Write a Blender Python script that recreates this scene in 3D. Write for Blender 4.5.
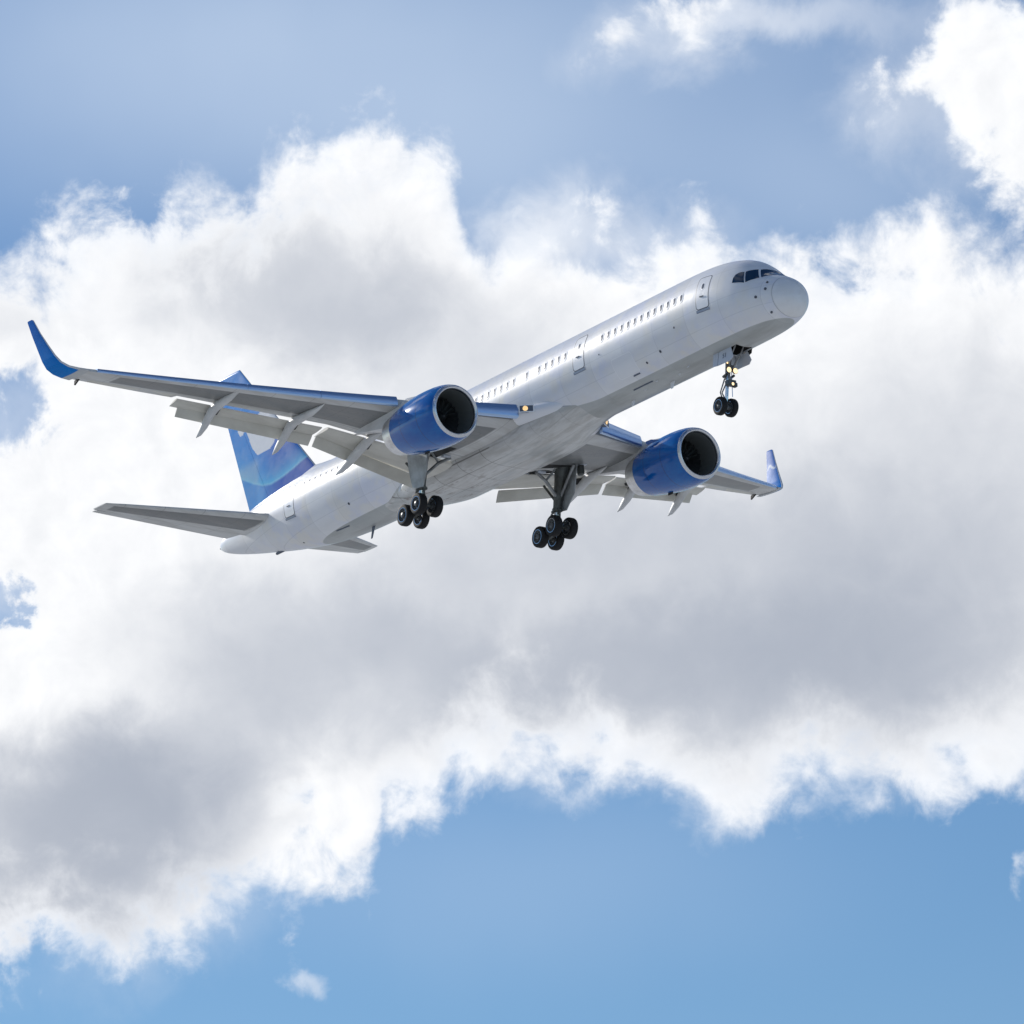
import bpy, math, random
import numpy as np
from mathutils import Matrix, Vector, Euler

random.seed(7)
for o in list(bpy.data.objects):
    bpy.data.objects.remove(o)
SC = bpy.context.scene
COL = SC.collection

# ------------------------------------------------------------------ camera
# The camera stands on the ground; the aircraft flies about 257 m away.
# RPC turns aircraft axes (forward, port, up) into camera axes (right, down, ahead).
RPC = np.array([[0.56319577, 0.82533454, -0.04041552],
                [-0.26612549, 0.13486149, -0.95445775],
                [-0.78229646, 0.54830217, 0.29559599]])
TPC = np.array([12.2280761, -10.11506485, 256.41399094])
FPX = 6017.743
PITCH = math.radians(4.1)                      # nose-up attitude of the aircraft
RW = np.array(Matrix.Rotation(-PITCH, 3, 'Y'))  # aircraft axes -> world axes
CAM_W = np.array([0.0, 0.0, 1.7])
ROOT_W = CAM_W - RW @ (-RPC.T @ TPC)           # where the aircraft's nose datum is
CR = RW @ RPC.T                                # camera axes (right, down, ahead) in world

cam_data = bpy.data.cameras.new("camera")
cam = bpy.data.objects.new("camera", cam_data)
COL.objects.link(cam)
SC.camera = cam
cam_data.sensor_width = 36.0
cam_data.lens = 36.0 * FPX / 1024.0
cam_data.clip_start = 0.5
cam_data.clip_end = 60000.0
m = Matrix.Identity(4)
for i in range(3):
    m[i][0] = CR[i, 0]; m[i][1] = -CR[i, 1]; m[i][2] = -CR[i, 2]; m[i][3] = CAM_W[i]
cam.matrix_world = m

# ------------------------------------------------------------------ exposure
SC.view_settings.view_transform = 'Standard'
SC.view_settings.look = 'None'
SC.view_settings.exposure = 0.48
SC.view_settings.gamma = 1.0
SC.render.resolution_x = SC.render.resolution_y = 1024

# ------------------------------------------------------------------ sun
SUN_DIR = RW @ np.array([-0.84, -0.17, 0.46])      # towards the sun
SUN_DIR /= np.linalg.norm(SUN_DIR)
SUN_EL = math.asin(SUN_DIR[2])
SUN_AZ = math.atan2(SUN_DIR[0], SUN_DIR[1])
sd = bpy.data.lights.new("sun", 'SUN')
sd.energy = 2.7
sd.angle = math.radians(0.53)
sd.color = (1.0, 0.95, 0.88)
sun = bpy.data.objects.new("sun", sd)
COL.objects.link(sun)
sun.rotation_euler = Vector(SUN_DIR).to_track_quat('Z', 'Y').to_euler()
sun.location = (0, 0, 400)

# ------------------------------------------------------------------ node maths helper
class NT:
    def __init__(s, tree): s.t = tree
    def new(s, kind, **kw):
        n = s.t.nodes.new(kind)
        for k, v in kw.items(): setattr(n, k, v)
        return n
    def put(s, sock, v):
        if isinstance(v, F): s.t.links.new(v.o, sock)
        elif isinstance(v, bpy.types.NodeSocket): s.t.links.new(v, sock)
        else: sock.default_value = v
    def m(s, op, *a, clamp=False):
        n = s.new('ShaderNodeMath', operation=op); n.use_clamp = clamp
        for i, v in enumerate(a): s.put(n.inputs[i], v)
        return F(s, n.outputs[0])
    def vm(s, op, *a, out=0):
        n = s.new('ShaderNodeVectorMath', operation=op)
        for i, v in enumerate(a): s.put(n.inputs[i], v)
        return F(s, n.outputs[out])
    def dot(s, a, b): return s.vm('DOT_PRODUCT', a, b, out='Value')
    def xyz(s, x, y, z=0.0):
        n = s.new('ShaderNodeCombineXYZ')
        for i, v in enumerate((x, y, z)): s.put(n.inputs[i], v)
        return F(s, n.outputs[0])
    def sep(s, v):
        n = s.new('ShaderNodeSeparateXYZ'); s.put(n.inputs[0], v)
        return [F(s, n.outputs[i]) for i in range(3)]
    def step(s, v, a, b, lo=0.0, hi=1.0):
        n = s.new('ShaderNodeMapRange', interpolation_type='SMOOTHSTEP')
        s.put(n.inputs[0], v)
        for i, q in enumerate((a, b, lo, hi)): s.put(n.inputs[i + 1], q)
        return F(s, n.outputs[0])
    def noise(s, vec, scale, detail=4, rough=0.5, lac=2.0, out=0, dist=0.0):
        n = s.new('ShaderNodeTexNoise'); s.put(n.inputs['Vector'], vec)
        n.inputs['Scale'].default_value = scale; n.inputs['Detail'].default_value = detail
        n.inputs['Roughness'].default_value = rough; n.inputs['Lacunarity'].default_value = lac
        n.inputs['Distortion'].default_value = dist
        return F(s, n.outputs[out])
    def mix(s, f, a, b):
        n = s.new('ShaderNodeMix', data_type='RGBA')
        s.put(n.inputs[0], f); s.put(n.inputs[6], a); s.put(n.inputs[7], b)
        return F(s, n.outputs[2])
    def curve(s, v, pts, x0, x1, y0, y1):
        n = s.new('ShaderNodeFloatCurve')
        c = n.mapping.curves[0]
        n.mapping.use_clip = False
        P = [((x - x0) / (x1 - x0), (y - y0) / (y1 - y0)) for x, y in pts]
        while len(c.points) < len(P): c.points.new(0.5, 0.5)
        for p, q in zip(c.points, P):
            p.location = q; p.handle_type = 'AUTO'
        n.mapping.update()
        s.put(n.inputs['Value'], (v - x0) * (1.0 / (x1 - x0)))
        return F(s, n.outputs[0]) * (y1 - y0) + y0

class F:
    def __init__(s, nt, o): s.n = nt; s.o = o
    def __add__(s, b): return s.n.m('ADD', s, b)
    __radd__ = __add__
    def __sub__(s, b): return s.n.m('SUBTRACT', s, b)
    def __rsub__(s, b): return s.n.m('SUBTRACT', b, s)
    def __mul__(s, b): return s.n.m('MULTIPLY', s, b)
    __rmul__ = __mul__
    def __truediv__(s, b): return s.n.m('DIVIDE', s, b)
    def min(s, b): return s.n.m('MINIMUM', s, b)
    def max(s, b): return s.n.m('MAXIMUM', s, b)
    def smin(s, b, k): return s.n.m('SMOOTH_MIN', s, b, k)
    def smax(s, b, k): return s.n.m('SMOOTH_MAX', s, b, k)
    def clamp(s): return s.n.m('ADD', s, 0.0, clamp=True)
    def pw(s, b): return s.n.m('POWER', s, b)

# ------------------------------------------------------------------ sky with cumulus
def build_world():
    w = bpy.data.worlds.new("World")
    SC.world = w
    w.use_nodes = True
    t = w.node_tree
    for n in list(t.nodes): t.nodes.remove(n)
    g = NT(t)
    out = g.new('ShaderNodeOutputWorld')
    bg = g.new('ShaderNodeBackground')
    bg.inputs['Strength'].default_value = 0.1
    t.links.new(bg.outputs[0], out.inputs[0])
    sky = g.new('ShaderNodeTexSky', sky_type='NISHITA')
    sky.sun_disc = False
    sky.sun_elevation = SUN_EL
    sky.sun_rotation = SUN_AZ
    sky.altitude = 100
    sky.air_density = 1.0
    sky.dust_density = 0.1
    sky.ozone_density = 3.0
    D = F(g, g.new('ShaderNodeTexCoord').outputs['Generated'])
    # a direction is read in hundreds of arc units (1/60.2 rad) across the part of the sky
    # behind the aircraft; the cloud bank is laid out there by its upper and lower edge
    K = FPX / 100.0
    dz = g.dot(D, tuple(CR[:, 2])).max(0.25)
    U = g.dot(D, tuple(CR[:, 0])) / dz * K + 5.12
    V = g.dot(D, tuple(CR[:, 1])) / dz * K + 5.12
    P = g.vm('SCALE', D); P.o.node.inputs['Scale'].default_value = K
    n_big = g.noise(P, 0.42, 3, 0.5)
    n_mid = g.noise(P, 1.5, 9, 0.56, 2.07, dist=0.25)
    n_fine = g.noise(P, 4.3, 8, 0.62, 2.1, dist=0.5)
    sh = RPC @ (RW.T @ SUN_DIR)
    sxy = np.array([sh[0], sh[1]]); sxy /= np.linalg.norm(sxy)
    off = CR[:, 0] * sxy[0] * 0.16 + CR[:, 1] * sxy[1] * 0.16
    P2 = g.vm('ADD', P, tuple(off))
    n_mid2 = g.noise(P2, 1.5, 5, 0.56, 2.07, dist=0.25)
    # warp
    wn = F(g, n_big.o.node.outputs['Color'])
    wx, wy, wz = g.sep(wn)
    mx, my, mz = g.sep(F(g, n_mid.o.node.outputs['Color']))
    Uw = U + (wx - 0.5) * 0.6 + (mx - 0.5) * 1.1
    Vw = V + (wy - 0.5) * 0.6 + (my - 0.5) * 1.1
    Us, Vs = U + (wx - 0.5) * 0.8, V + (wy - 0.5) * 0.8
    def blob(cx, cy, rx, ry, rot=0.0, core=0.0, Uw=Uw, Vw=Vw):
        c, s_ = math.cos(math.radians(rot)), math.sin(math.radians(rot))
        dx = Uw - cx / 100.0; dy = Vw - cy / 100.0
        if rot:
            a = (dx * c + dy * s_) * (100.0 / rx); b = (dy * c - dx * s_) * (100.0 / ry)
        else:
            a = dx * (100.0 / rx); b = dy * (100.0 / ry)
        r = g.vm('LENGTH', g.xyz(a, b, 0.0), out='Value')
        return g.step(r, core, 1.0, 1.0, 0.0)
    TOP = CLOUD_TOP; BOT = CLOUD_BOT
    top = g.curve(U.max(-3.0).min(13.5), [(x / 100, y / 100) for x, y in TOP], -3.2, 13.6, 0.0, 11.0)
    bot = g.curve(U.max(-3.0).min(13.5), [(x / 100, y / 100) for x, y in BOT], -3.2, 13.6, 0.0, 13.0)
    et = V - top
    eb = bot - V
    e = et.smin(eb, 0.5)
    for cx, cy, rx, ry, rot, amp in EXTRA:
        e = e.max(blob(cx, cy, rx, ry, rot) * amp - 0.75)
    for cx, cy, rx, ry, rot, amp in HOLES:
        e = e - blob(cx, cy, rx, ry, rot) * amp
    # the rest of the sky, outside the patch above: scattered cumulus of the same kind
    inx = g.step(g.m('ABSOLUTE', U - 5.12).max(g.m('ABSOLUTE', V - 5.12)), 6.2, 9.0, 1.0, 0.0)
    inx = inx * g.step(g.dot(D, tuple(CR[:, 2])), 0.5, 0.9)
    far = (g.noise(P, 0.07, 4, 0.55) - 0.57) * 14.0
    e = e * inx + far * (1.0 - inx)
    amp_ = 1.0 - g.step(V, 6.6, 7.8) * g.step(U, 3.2, 4.6) * 0.38
    d = e + ((n_mid - 0.5) * 2.2 + (n_fine - 0.5) * 0.5) * amp_
    soft = g.step(n_big, 0.35, 0.65, 0.34, 0.85)
    alpha = g.step(d, -0.12, soft)
    veil = 0.0
    for cx, cy, rx, ry, rot, amp in VEIL:
        b_ = blob(cx, cy, rx, ry, rot) * amp
        veil = b_ if isinstance(veil, float) else veil + b_
    veil = veil * g.step(n_mid, 0.25, 0.75, 0.90, 1.08)
    alpha = 1.0 - (1.0 - alpha) * (1.0 - (veil * inx).min(0.9))
    # grey cores where the bank is thick, brighter towards the sunlit rims
    gr = None
    for cx, cy, rx, ry, rot, amp in GREY:
        b_ = blob(cx, cy, rx, ry, rot, 0.25) * amp
        gr = b_ if gr is None else gr + b_
    gr = gr * 1.25 * inx + g.step(far, 1.0, 6.0, 0.0, 0.6) * (1.0 - inx)
    gr = (gr + 0.05) * g.step(d, 0.15, 1.3)
    gr = gr + (n_big - 0.5) * 0.55 * g.step(gr, 0.02, 0.3) + (n_mid - 0.5) * 0.24 * g.step(gr, 0.0, 0.3)
    relief = (n_mid2 - n_mid) * 1.5
    gr = (gr + relief * 0.24 + 0.02).max(0.0)
    gr = (1.0 - g.m('EXPONENT', gr * -1.45)).clamp()
    white = g.mix(g.step(d, 0.0, 0.9), (6.3, 6.6, 7.1, 1), (7.4, 7.45, 7.55, 1))
    cloud = g.mix(gr, white, (2.45, 2.78, 3.45, 1))
    skyc = g.vm('MULTIPLY', F(g, sky.outputs[0]), SKY_TINT)
    hz = None
    for cx, cy, rx, ry, rot, amp in HAZE:
        b_ = blob(cx, cy, rx, ry, rot, 0.0, Us, Vs) * amp
        hz = b_ if hz is None else hz + b_
    skyc = g.mix((hz * inx * (0.85 + n_big * 0.3)).min(0.8), skyc, (4.8, 5.6, 6.7, 1))
    col = g.mix(alpha, skyc, cloud)
    g.put(bg.inputs['Color'], col)
    w.cycles.sampling_method = 'MANUAL'
    w.cycles.sample_map_resolution = 1024

SKY_TINT = (0.45, 0.55, 0.65)
CLOUD_TOP = [(-320, 300), (-150, 265), (0, 238), (60, 215), (100, 200), (150, 200), (200, 175), (250, 160), (290, 133),
             (340, 128), (390, 112), (425, 122), (455, 160), (480, 205), (520, 200), (580, 193), (640, 215), (700, 222),
             (750, 243), (800, 235), (850, 238), (885, 215), (930, 202), (980, 215), (1024, 225), (1150, 240), (1360, 300)]
CLOUD_BOT = [(-320, 1010), (-100, 1000), (0, 985), (60, 972), (120, 968), (180, 962), (240, 940), (275, 908), (320, 905), (365, 905),
             (382, 850), (430, 830), (460, 785), (520, 788), (600, 792), (650, 800), (700, 825), (740, 835), (790, 818),
             (850, 802), (910, 808), (960, 800), (1024, 790), (1150, 760), (1360, 700)]
# cx, cy, rx, ry, rot, strength  (arc units)
EXTRA = [(985, 80, 175, 145, 35, 1.95), (1060, 150, 165, 130, 40, 2.1), (350, 900, 70, 50, -20, .95), (190, 880, 120, 90, 0, 1.2), (690, 0, 150, 60, -12, 1.2), (640, 35, 80, 40, -25, .9),
         (880, 115, 60, 30, 0, 0.8)]
HOLES = [(8, 425, 105, 85, 20, 2.4), (-5, 595, 95, 80, -20, 4.3), (470, 195, 40, 60, 20, .8), (300, 790, 60, 20, -15, .5), (560, 245, 110, 60, 20, .6), (420, 900, 50, 60, 0, .6)]
VEIL = [(600, 240, 200, 85, 5, 0.6), (510, 235, 100, 70, 0, .55), (20, 430, 110, 100, 0, .42), (10, 590, 90, 90, 0, .5), (680, 30, 140, 60, -10, .4), (790, 12, 170, 45, 0, .5),
        (970, 85, 150, 140, 30, 0.5), (880, 110, 80, 70, 0, .25), (150, 900, 200, 120, -20, 0.3), (303, 990, 26, 24, 0, .5), (1022, 880, 16, 26, 0, .5), (700, 790, 420, 30, 0, .15)]
HAZE = [(130, 60, 620, 270, 0, 0.48), (620, 60, 640, 330, 0, .36), (850, 200, 320, 140, 0, .22), (480, 170, 300, 130, 0, .14), (500, 880, 500, 160, 0, .16)]
GREY = [(290, 280, 220, 120, 8, 0.42), (420, 350, 240, 130, 0, 0.22), (770, 700, 420, 150, 0, 0.55), (640, 600, 560, 170, -3, 0.42), (940, 520, 300, 260, 0, 0.32),
        (350, 680, 330, 130, 8, 0.28), (90, 840, 240, 150, -10, 0.85), (190, 760, 220, 110, -25, 0.25), (60, 950, 180, 70, 0, 0.3), (560, 520, 200, 80, 0, 0.12), (30, 300, 120, 60, 0, .1)]
build_world()

# ------------------------------------------------------------------ materials
def mat(name, col, rough=0.4, metal=0.0, coat=0.0, spec=0.5):
    m_ = bpy.data.materials.new(name); m_.use_nodes = True
    b = m_.node_tree.nodes['Principled BSDF']
    b.inputs['Base Color'].default_value = (*col, 1)
    b.inputs['Roughness'].default_value = rough
    b.inputs['Metallic'].default_value = metal
    b.inputs['Coat Weight'].default_value = coat
    b.inputs['Coat Roughness'].default_value = 0.06
    b.inputs['Specular IOR Level'].default_value = spec
    return m_

def nt_of(m_):
    g = NT(m_.node_tree); return g, m_.node_tree.nodes['Principled BSDF']

def obj_xyz(g):
    v = F(g, g.new('ShaderNodeTexCoord').outputs['Object'])
    return (v, *g.sep(v))

def grime(m_, c0, c1, amount=0.35, scale=(0.35, 1.2, 1.2), rough=None, fine=True):
    """streaks along the airflow between two tones of the same paint"""
    g, b = nt_of(m_)
    v, x, y, z = obj_xyz(g)
    vs = g.vm('MULTIPLY', v, scale)
    a = g.noise(vs, 1.0, 6, 0.6)
    f = g.step(a, 0.35, 0.70) * amount
    if fine:
        f = f + (g.noise(v, 6.0, 3, 0.5) - 0.5) * 0.12
    g.put(b.inputs['Base Color'], g.mix(f.clamp(), (*c0, 1), (*c1, 1)))
    if rough: g.put(b.inputs['Roughness'], a * (rough[1] - rough[0]) + rough[0])
    return m_

M = {}
M['dark'] = mat('dark_cavity', (0.018, 0.018, 0.017), 0.7)
M['tyre'] = mat('tyre_rubber', (0.012, 0.012, 0.013), 0.7, 0, 0, 0.3)
M['rim'] = mat('wheel_rim_metal', (0.10, 0.105, 0.11), 0.45, 0.3)
M['steel'] = grime(mat('gear_leg_paint', (0.30, 0.31, 0.31), 0.38, 0.25), (0.34, 0.35, 0.35), (0.10, 0.095, 0.085), 0.8, (2, 2, 2))
M['chrome'] = mat('chromed_piston', (0.75, 0.76, 0.78), 0.12, 1.0)
M['darkmetal'] = grime(mat('dark_gear_metal', (0.10, 0.105, 0.105), 0.42, 0.4), (0.12, 0.13, 0.125), (0.04, 0.038, 0.03), 0.8, (2, 2, 2))
M['lip'] = mat('polished_inlet_lip', (0.70, 0.72, 0.75), 0.26, 1.0)
M['slat'] = mat('polished_slat', (0.46, 0.62, 0.86), 0.30, 0.9, 0.0)
M['nozzle'] = grime(mat('nozzle_metal', (0.7, 0.7, 0.7), 0.3, 0.95), (0.80, 0.80, 0.80), (0.42, 0.40, 0.38), 0.7, (1.5, 3, 3))
M['fan'] = mat('fan_blade', (0.07, 0.075, 0.08), 0.35, 0.7)
M['liner'] = mat('inlet_liner', (0.14, 0.155, 0.155), 0.5, 0.25)
M['white'] = mat('white_paint', (0.79, 0.80, 0.82), 0.32, 0.0, 0.4)
M['radome'] = grime(mat('radome_paint', (0.74, 0.75, 0.76), 0.35, 0.0, 0.35), (0.79, 0.80, 0.81), (0.69, 0.69, 0.68), 0.5, (0.6, 2, 2))
M['frame'] = mat('window_frame', (0.90, 0.91, 0.92), 0.3, 0.0)
M['seal'] = mat('dark_seal', (0.07, 0.08, 0.10), 0.5)
M['sill'] = mat('door_sill', (0.16, 0.20, 0.27), 0.35, 0.4)
M['glass'] = mat('cockpit_glass', (0.012, 0.040, 0.085), 0.08, 0.0, 0.0, 0.22)
M['pane'] = mat('cabin_pane', (0.11, 0.12, 0.145), 0.2, 0.0, 0.1, 0.5)
M['doorpanel'] = mat('gear_door_paint', (0.52, 0.55, 0.60), 0.35, 0.0, 0.2)
M['doorgrey'] = grime(mat('gear_door_grey', (0.36, 0.38, 0.39), 0.4), (0.42, 0.45, 0.46), (0.20, 0.20, 0.19), 0.7, (1.5, 1.5, 1.5))
M['flap'] = grime(mat('flap_paint', (0.42, 0.41, 0.38), 0.42), (0.66, 0.645, 0.58), (0.47, 0.45, 0.39), 0.6, (1.2, 0.5, 0.6))
M['fairing'] = grime(mat('fairing_paint', (0.5, 0.5, 0.49), 0.4, 0.0, 0.15), (0.66, 0.665, 0.66), (0.45, 0.44, 0.42), 0.6, (0.7, 1.6, 1.6))
M['mark'] = mat('dark_marking', (0.10, 0.12, 0.16), 0.5)
M['soot'] = mat('exhaust_core', (0.05, 0.045, 0.04), 0.6, 0.6)

def lamp_mat(name, col, s):
    m_ = mat(name, (0.8, 0.7, 0.5), 0.2)
    b = m_.node_tree.nodes['Principled BSDF']
    b.inputs['Emission Color'].default_value = (*col, 1)
    b.inputs['Emission Strength'].default_value = s
    return m_
M['lamp'] = lamp_mat('landing_lamp', (1.0, 0.60, 0.18), 0.6)
M['lampw'] = lamp_mat('taxi_lamp', (1.0, 0.70, 0.36), 1.0)

def fuselage_paint():
    m_ = mat('fuselage_paint', (0.8, 0.8, 0.8), 0.3, 0.0, 0.12, 0.4)
    g, b = nt_of(m_)
    v, x, y, z = obj_xyz(g)
    s = x * -1.0
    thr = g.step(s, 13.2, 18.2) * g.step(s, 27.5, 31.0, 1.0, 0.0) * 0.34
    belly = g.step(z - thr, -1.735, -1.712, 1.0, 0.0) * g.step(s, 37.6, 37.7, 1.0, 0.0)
    streak = g.noise(g.vm('MULTIPLY', v, (0.22, 1.4, 1.4)), 1.0, 7, 0.62)
    patch = g.noise(v, 0.55, 4, 0.55)
    whitec = g.mix(g.step(streak, 0.42, 0.72) * 0.5, (0.80, 0.81, 0.83, 1), (0.70, 0.705, 0.71, 1))
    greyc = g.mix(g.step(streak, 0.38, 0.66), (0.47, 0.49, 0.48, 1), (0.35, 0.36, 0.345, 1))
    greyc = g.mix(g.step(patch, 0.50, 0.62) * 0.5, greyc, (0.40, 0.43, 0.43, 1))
    whitec = g.mix(g.step(patch, 0.40, 0.62), whitec, g.mix(g.step(g.noise(v, 0.9, 3, 0.5), 0.4, 0.6), (0.80, 0.785, 0.75, 1), (0.72, 0.74, 0.82, 1)))
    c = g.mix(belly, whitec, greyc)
    # panel joints: frames round the barrel and a few lengthwise laps
    fr = g.m('ABSOLUTE', g.m('FRACT', s * (1 / 2.35)) - 0.5)
    line = g.step(fr, 0.0045, 0.0085, 1.0, 0.0)
    for zz in (-1.15, -0.35, 0.98, 1.55):
        line = line.max(g.step(g.m('ABSOLUTE', z - zz), 0.008, 0.018, 1.0, 0.0))
    seam = g.step(g.m('ABSOLUTE', s - 0.70), 0.012, 0.03, 1.0, 0.0)
    pan = g.m('FRACT', g.m('FLOOR', s * (1 / 2.35) + 0.5) * 0.618)
    c = g.mix((line * 0.15 + seam * 0.38 + pan * 0.11).clamp(), c, (0.16, 0.17, 0.19, 1))
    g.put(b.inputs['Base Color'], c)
    g.put(b.inputs['Roughness'], belly * 0.08 + patch * 0.12 + 0.28)
    bmp = g.new('ShaderNodeBump'); bmp.inputs['Strength'].default_value = 0.12; bmp.inputs['Distance'].default_value = 0.05
    g.put(bmp.inputs['Height'], g.noise(v, 1.6, 2, 0.5)); m_.node_tree.links.new(bmp.outputs[0], b.inputs['Normal'])
    return m_
M['fus'] = fuselage_paint()

def belly_paint():
    m_ = mat('belly_paint', (0.36, 0.36, 0.35), 0.30, 0.0, 0.25)
    g, b = nt_of(m_)
    v, x, y, z = obj_xyz(g)
    streak = g.noise(g.vm('MULTIPLY', v, (0.5, 3.2, 3.2)), 1.0, 7, 0.62)
    patch = g.noise(g.vm('MULTIPLY', v, (0.22, 1.1, 1.1)), 0.9, 6, 0.6)
    c = g.mix(g.step(streak, 0.36, 0.66), (0.60, 0.605, 0.59, 1), (0.45, 0.445, 0.42, 1))
    c = g.mix(g.step(patch, 0.50, 0.58) * 0.5, c, (0.35, 0.38, 0.38, 1))
    brown = g.step(g.noise(g.vm('MULTIPLY', v, (0.8, 2.6, 1.0)), 1.3, 6, 0.65), 0.54, 0.66) * g.step(x, -24.5, -22.0, 1.0, 0.0)
    c = g.mix(brown * 0.7, c, (0.12, 0.07, 0.045, 1))
    line = g.step(g.m('ABSOLUTE', g.m('FRACT', x * (1 / 1.9)) - 0.5), 0.006, 0.012, 1.0, 0.0)
    for yy in (0.0, 1.1, 1.75):
        line = line.max(g.step(g.m('ABSOLUTE', g.m('ABSOLUTE', y) - yy), 0.010, 0.022, 1.0, 0.0))
    line = line * g.step(x, -21.2, -21.0, 1.0, 0.25)
    c = g.mix(line * 0.75, c, (0.07, 0.06, 0.05, 1))
    g.put(b.inputs['Base Color'], c)
    return m_
M['belly'] = belly_paint()

def wing_paint(name, lo, hi, y0, y1):
    """underside: dark centre panel framed in lighter grey; UV = (span metres / 50, chord fraction)"""
    m_ = mat(name, (0.4, 0.4, 0.4), 0.4, 0.0, 0.15)
    g, b = nt_of(m_)
    uv = F(g, g.new('ShaderNodeUVMap').outputs[0])
    u, c_, _ = g.sep(uv)
    v, x, y, z = obj_xyz(g)
    sp = u * 50.0
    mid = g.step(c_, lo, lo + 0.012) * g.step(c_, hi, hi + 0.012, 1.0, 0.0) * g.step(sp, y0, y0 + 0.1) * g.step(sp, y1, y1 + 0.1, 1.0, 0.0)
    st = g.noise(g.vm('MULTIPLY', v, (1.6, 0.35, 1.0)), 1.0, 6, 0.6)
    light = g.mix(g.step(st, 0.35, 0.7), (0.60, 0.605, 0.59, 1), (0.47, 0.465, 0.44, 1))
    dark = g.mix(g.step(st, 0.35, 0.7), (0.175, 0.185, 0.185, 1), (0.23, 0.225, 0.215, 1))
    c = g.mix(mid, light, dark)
    ln = g.step(g.m('ABSOLUTE', g.m('FRACT', sp * (1 / 1.55)) - 0.5), 0.005, 0.012, 1.0, 0.0)
    ln = ln.max(g.step(g.m('ABSOLUTE', c_ - 0.70), 0.004, 0.009, 1.0, 0.0))
    for cc, k_ in ((0.30, 4.2), (0.47, 4.2)):       # tank access panels
        ex = (g.m('FRACT', sp * 1.55) - 0.5) * 2.4; ey = (c_ - cc) * (k_ * 6.0)
        r_ = g.vm('LENGTH', g.xyz(ex, ey, 0.0), out='Value')
        ln = ln.max(g.step(g.m('ABSOLUTE', r_ - 0.8), 0.05, 0.12, 0.8, 0.0) * mid)
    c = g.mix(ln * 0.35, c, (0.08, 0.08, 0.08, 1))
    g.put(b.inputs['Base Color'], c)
    return m_
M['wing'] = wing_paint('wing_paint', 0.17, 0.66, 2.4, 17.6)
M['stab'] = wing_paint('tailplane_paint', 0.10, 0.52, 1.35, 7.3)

def colour_paint(name, rough=0.25, coat=0.35, spec=0.2, attr='paint', var=0.10, metal=0.0):
    m_ = mat(name, (0.02, 0.1, 0.5), rough, metal, coat, spec)
    g, b = nt_of(m_)
    a = g.new('ShaderNodeAttribute'); a.attribute_name = attr
    v, x, y, z = obj_xyz(g)
    n_ = g.noise(v, 1.4, 5, 0.6)
    c = g.mix(g.step(n_, 0.3, 0.7) * var, F(g, a.outputs['Color']), (0.10, 0.16, 0.26, 1))
    g.put(b.inputs['Base Color'], c)
    g.put(b.inputs['Roughness'], n_ * 0.18 + rough - 0.08)
    bmp = g.new('ShaderNodeBump'); bmp.inputs['Strength'].default_value = 0.10; bmp.inputs['Distance'].default_value = 0.05
    g.put(bmp.inputs['Height'], g.noise(v, 2.2, 2, 0.5)); m_.node_tree.links.new(bmp.outputs[0], b.inputs['Normal'])
    return m_
M['livery'] = colour_paint('livery_paint', 0.3, 0.12, 0.1)
M['tip'] = colour_paint('winglet_paint', 0.42, 0.0, 0.03)

def nacelle_paint():
    m_ = mat('nacelle_blue', (0.008, 0.07, 0.36), 0.22, 0.0, 0.55, 0.2)
    g, b = nt_of(m_)
    v, x, y, z = obj_xyz(g)
    n_ = g.noise(g.vm('MULTIPLY', v, (0.5, 1.3, 1.3)), 1.3, 6, 0.65)
    c = g.mix(g.step(n_, 0.40, 0.72) * 0.5, (0.0, 0.095, 0.38, 1), (0.002, 0.19, 0.52, 1))
    ln = g.step(g.m('ABSOLUTE', x + 17.75), 0.012, 0.03, 1.0, 0.0).max(g.step(g.m('ABSOLUTE', x + 19.2), 0.012, 0.03, 1.0, 0.0))
    ln = ln.max(g.step(g.m('ABSOLUTE', z + 2.35), 0.008, 0.02, 1.0, 0.0) * 0.5)
    c = g.mix(ln * 0.55, c, (0.015, 0.02, 0.05, 1))
    g.put(b.inputs['Base Color'], c)
    g.put(b.inputs['Roughness'], n_ * 0.14 + 0.08)
    return m_
M['blue'] = nacelle_paint()

def ground_mat():
    m_ = mat('ground', (0.2, 0.2, 0.15), 0.9)
    g, b = nt_of(m_)
    v, x, y, z = obj_xyz(g)
    a = g.noise(v, 0.004, 6, 0.6); c_ = g.noise(v, 0.15, 6, 0.6)
    c = g.mix(g.step(a, 0.42, 0.58), (0.55, 0.555, 0.55, 1), (0.62, 0.62, 0.61, 1))  # very pale tones, chosen to throw light up onto the aircraft's underside
    c = g.mix(g.step(c_, 0.3, 0.7) * 0.4, c, (0.46, 0.46, 0.43, 1))
    g.put(b.inputs['Base Color'], c)
    return m_
M['ground'] = ground_mat()

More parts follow.
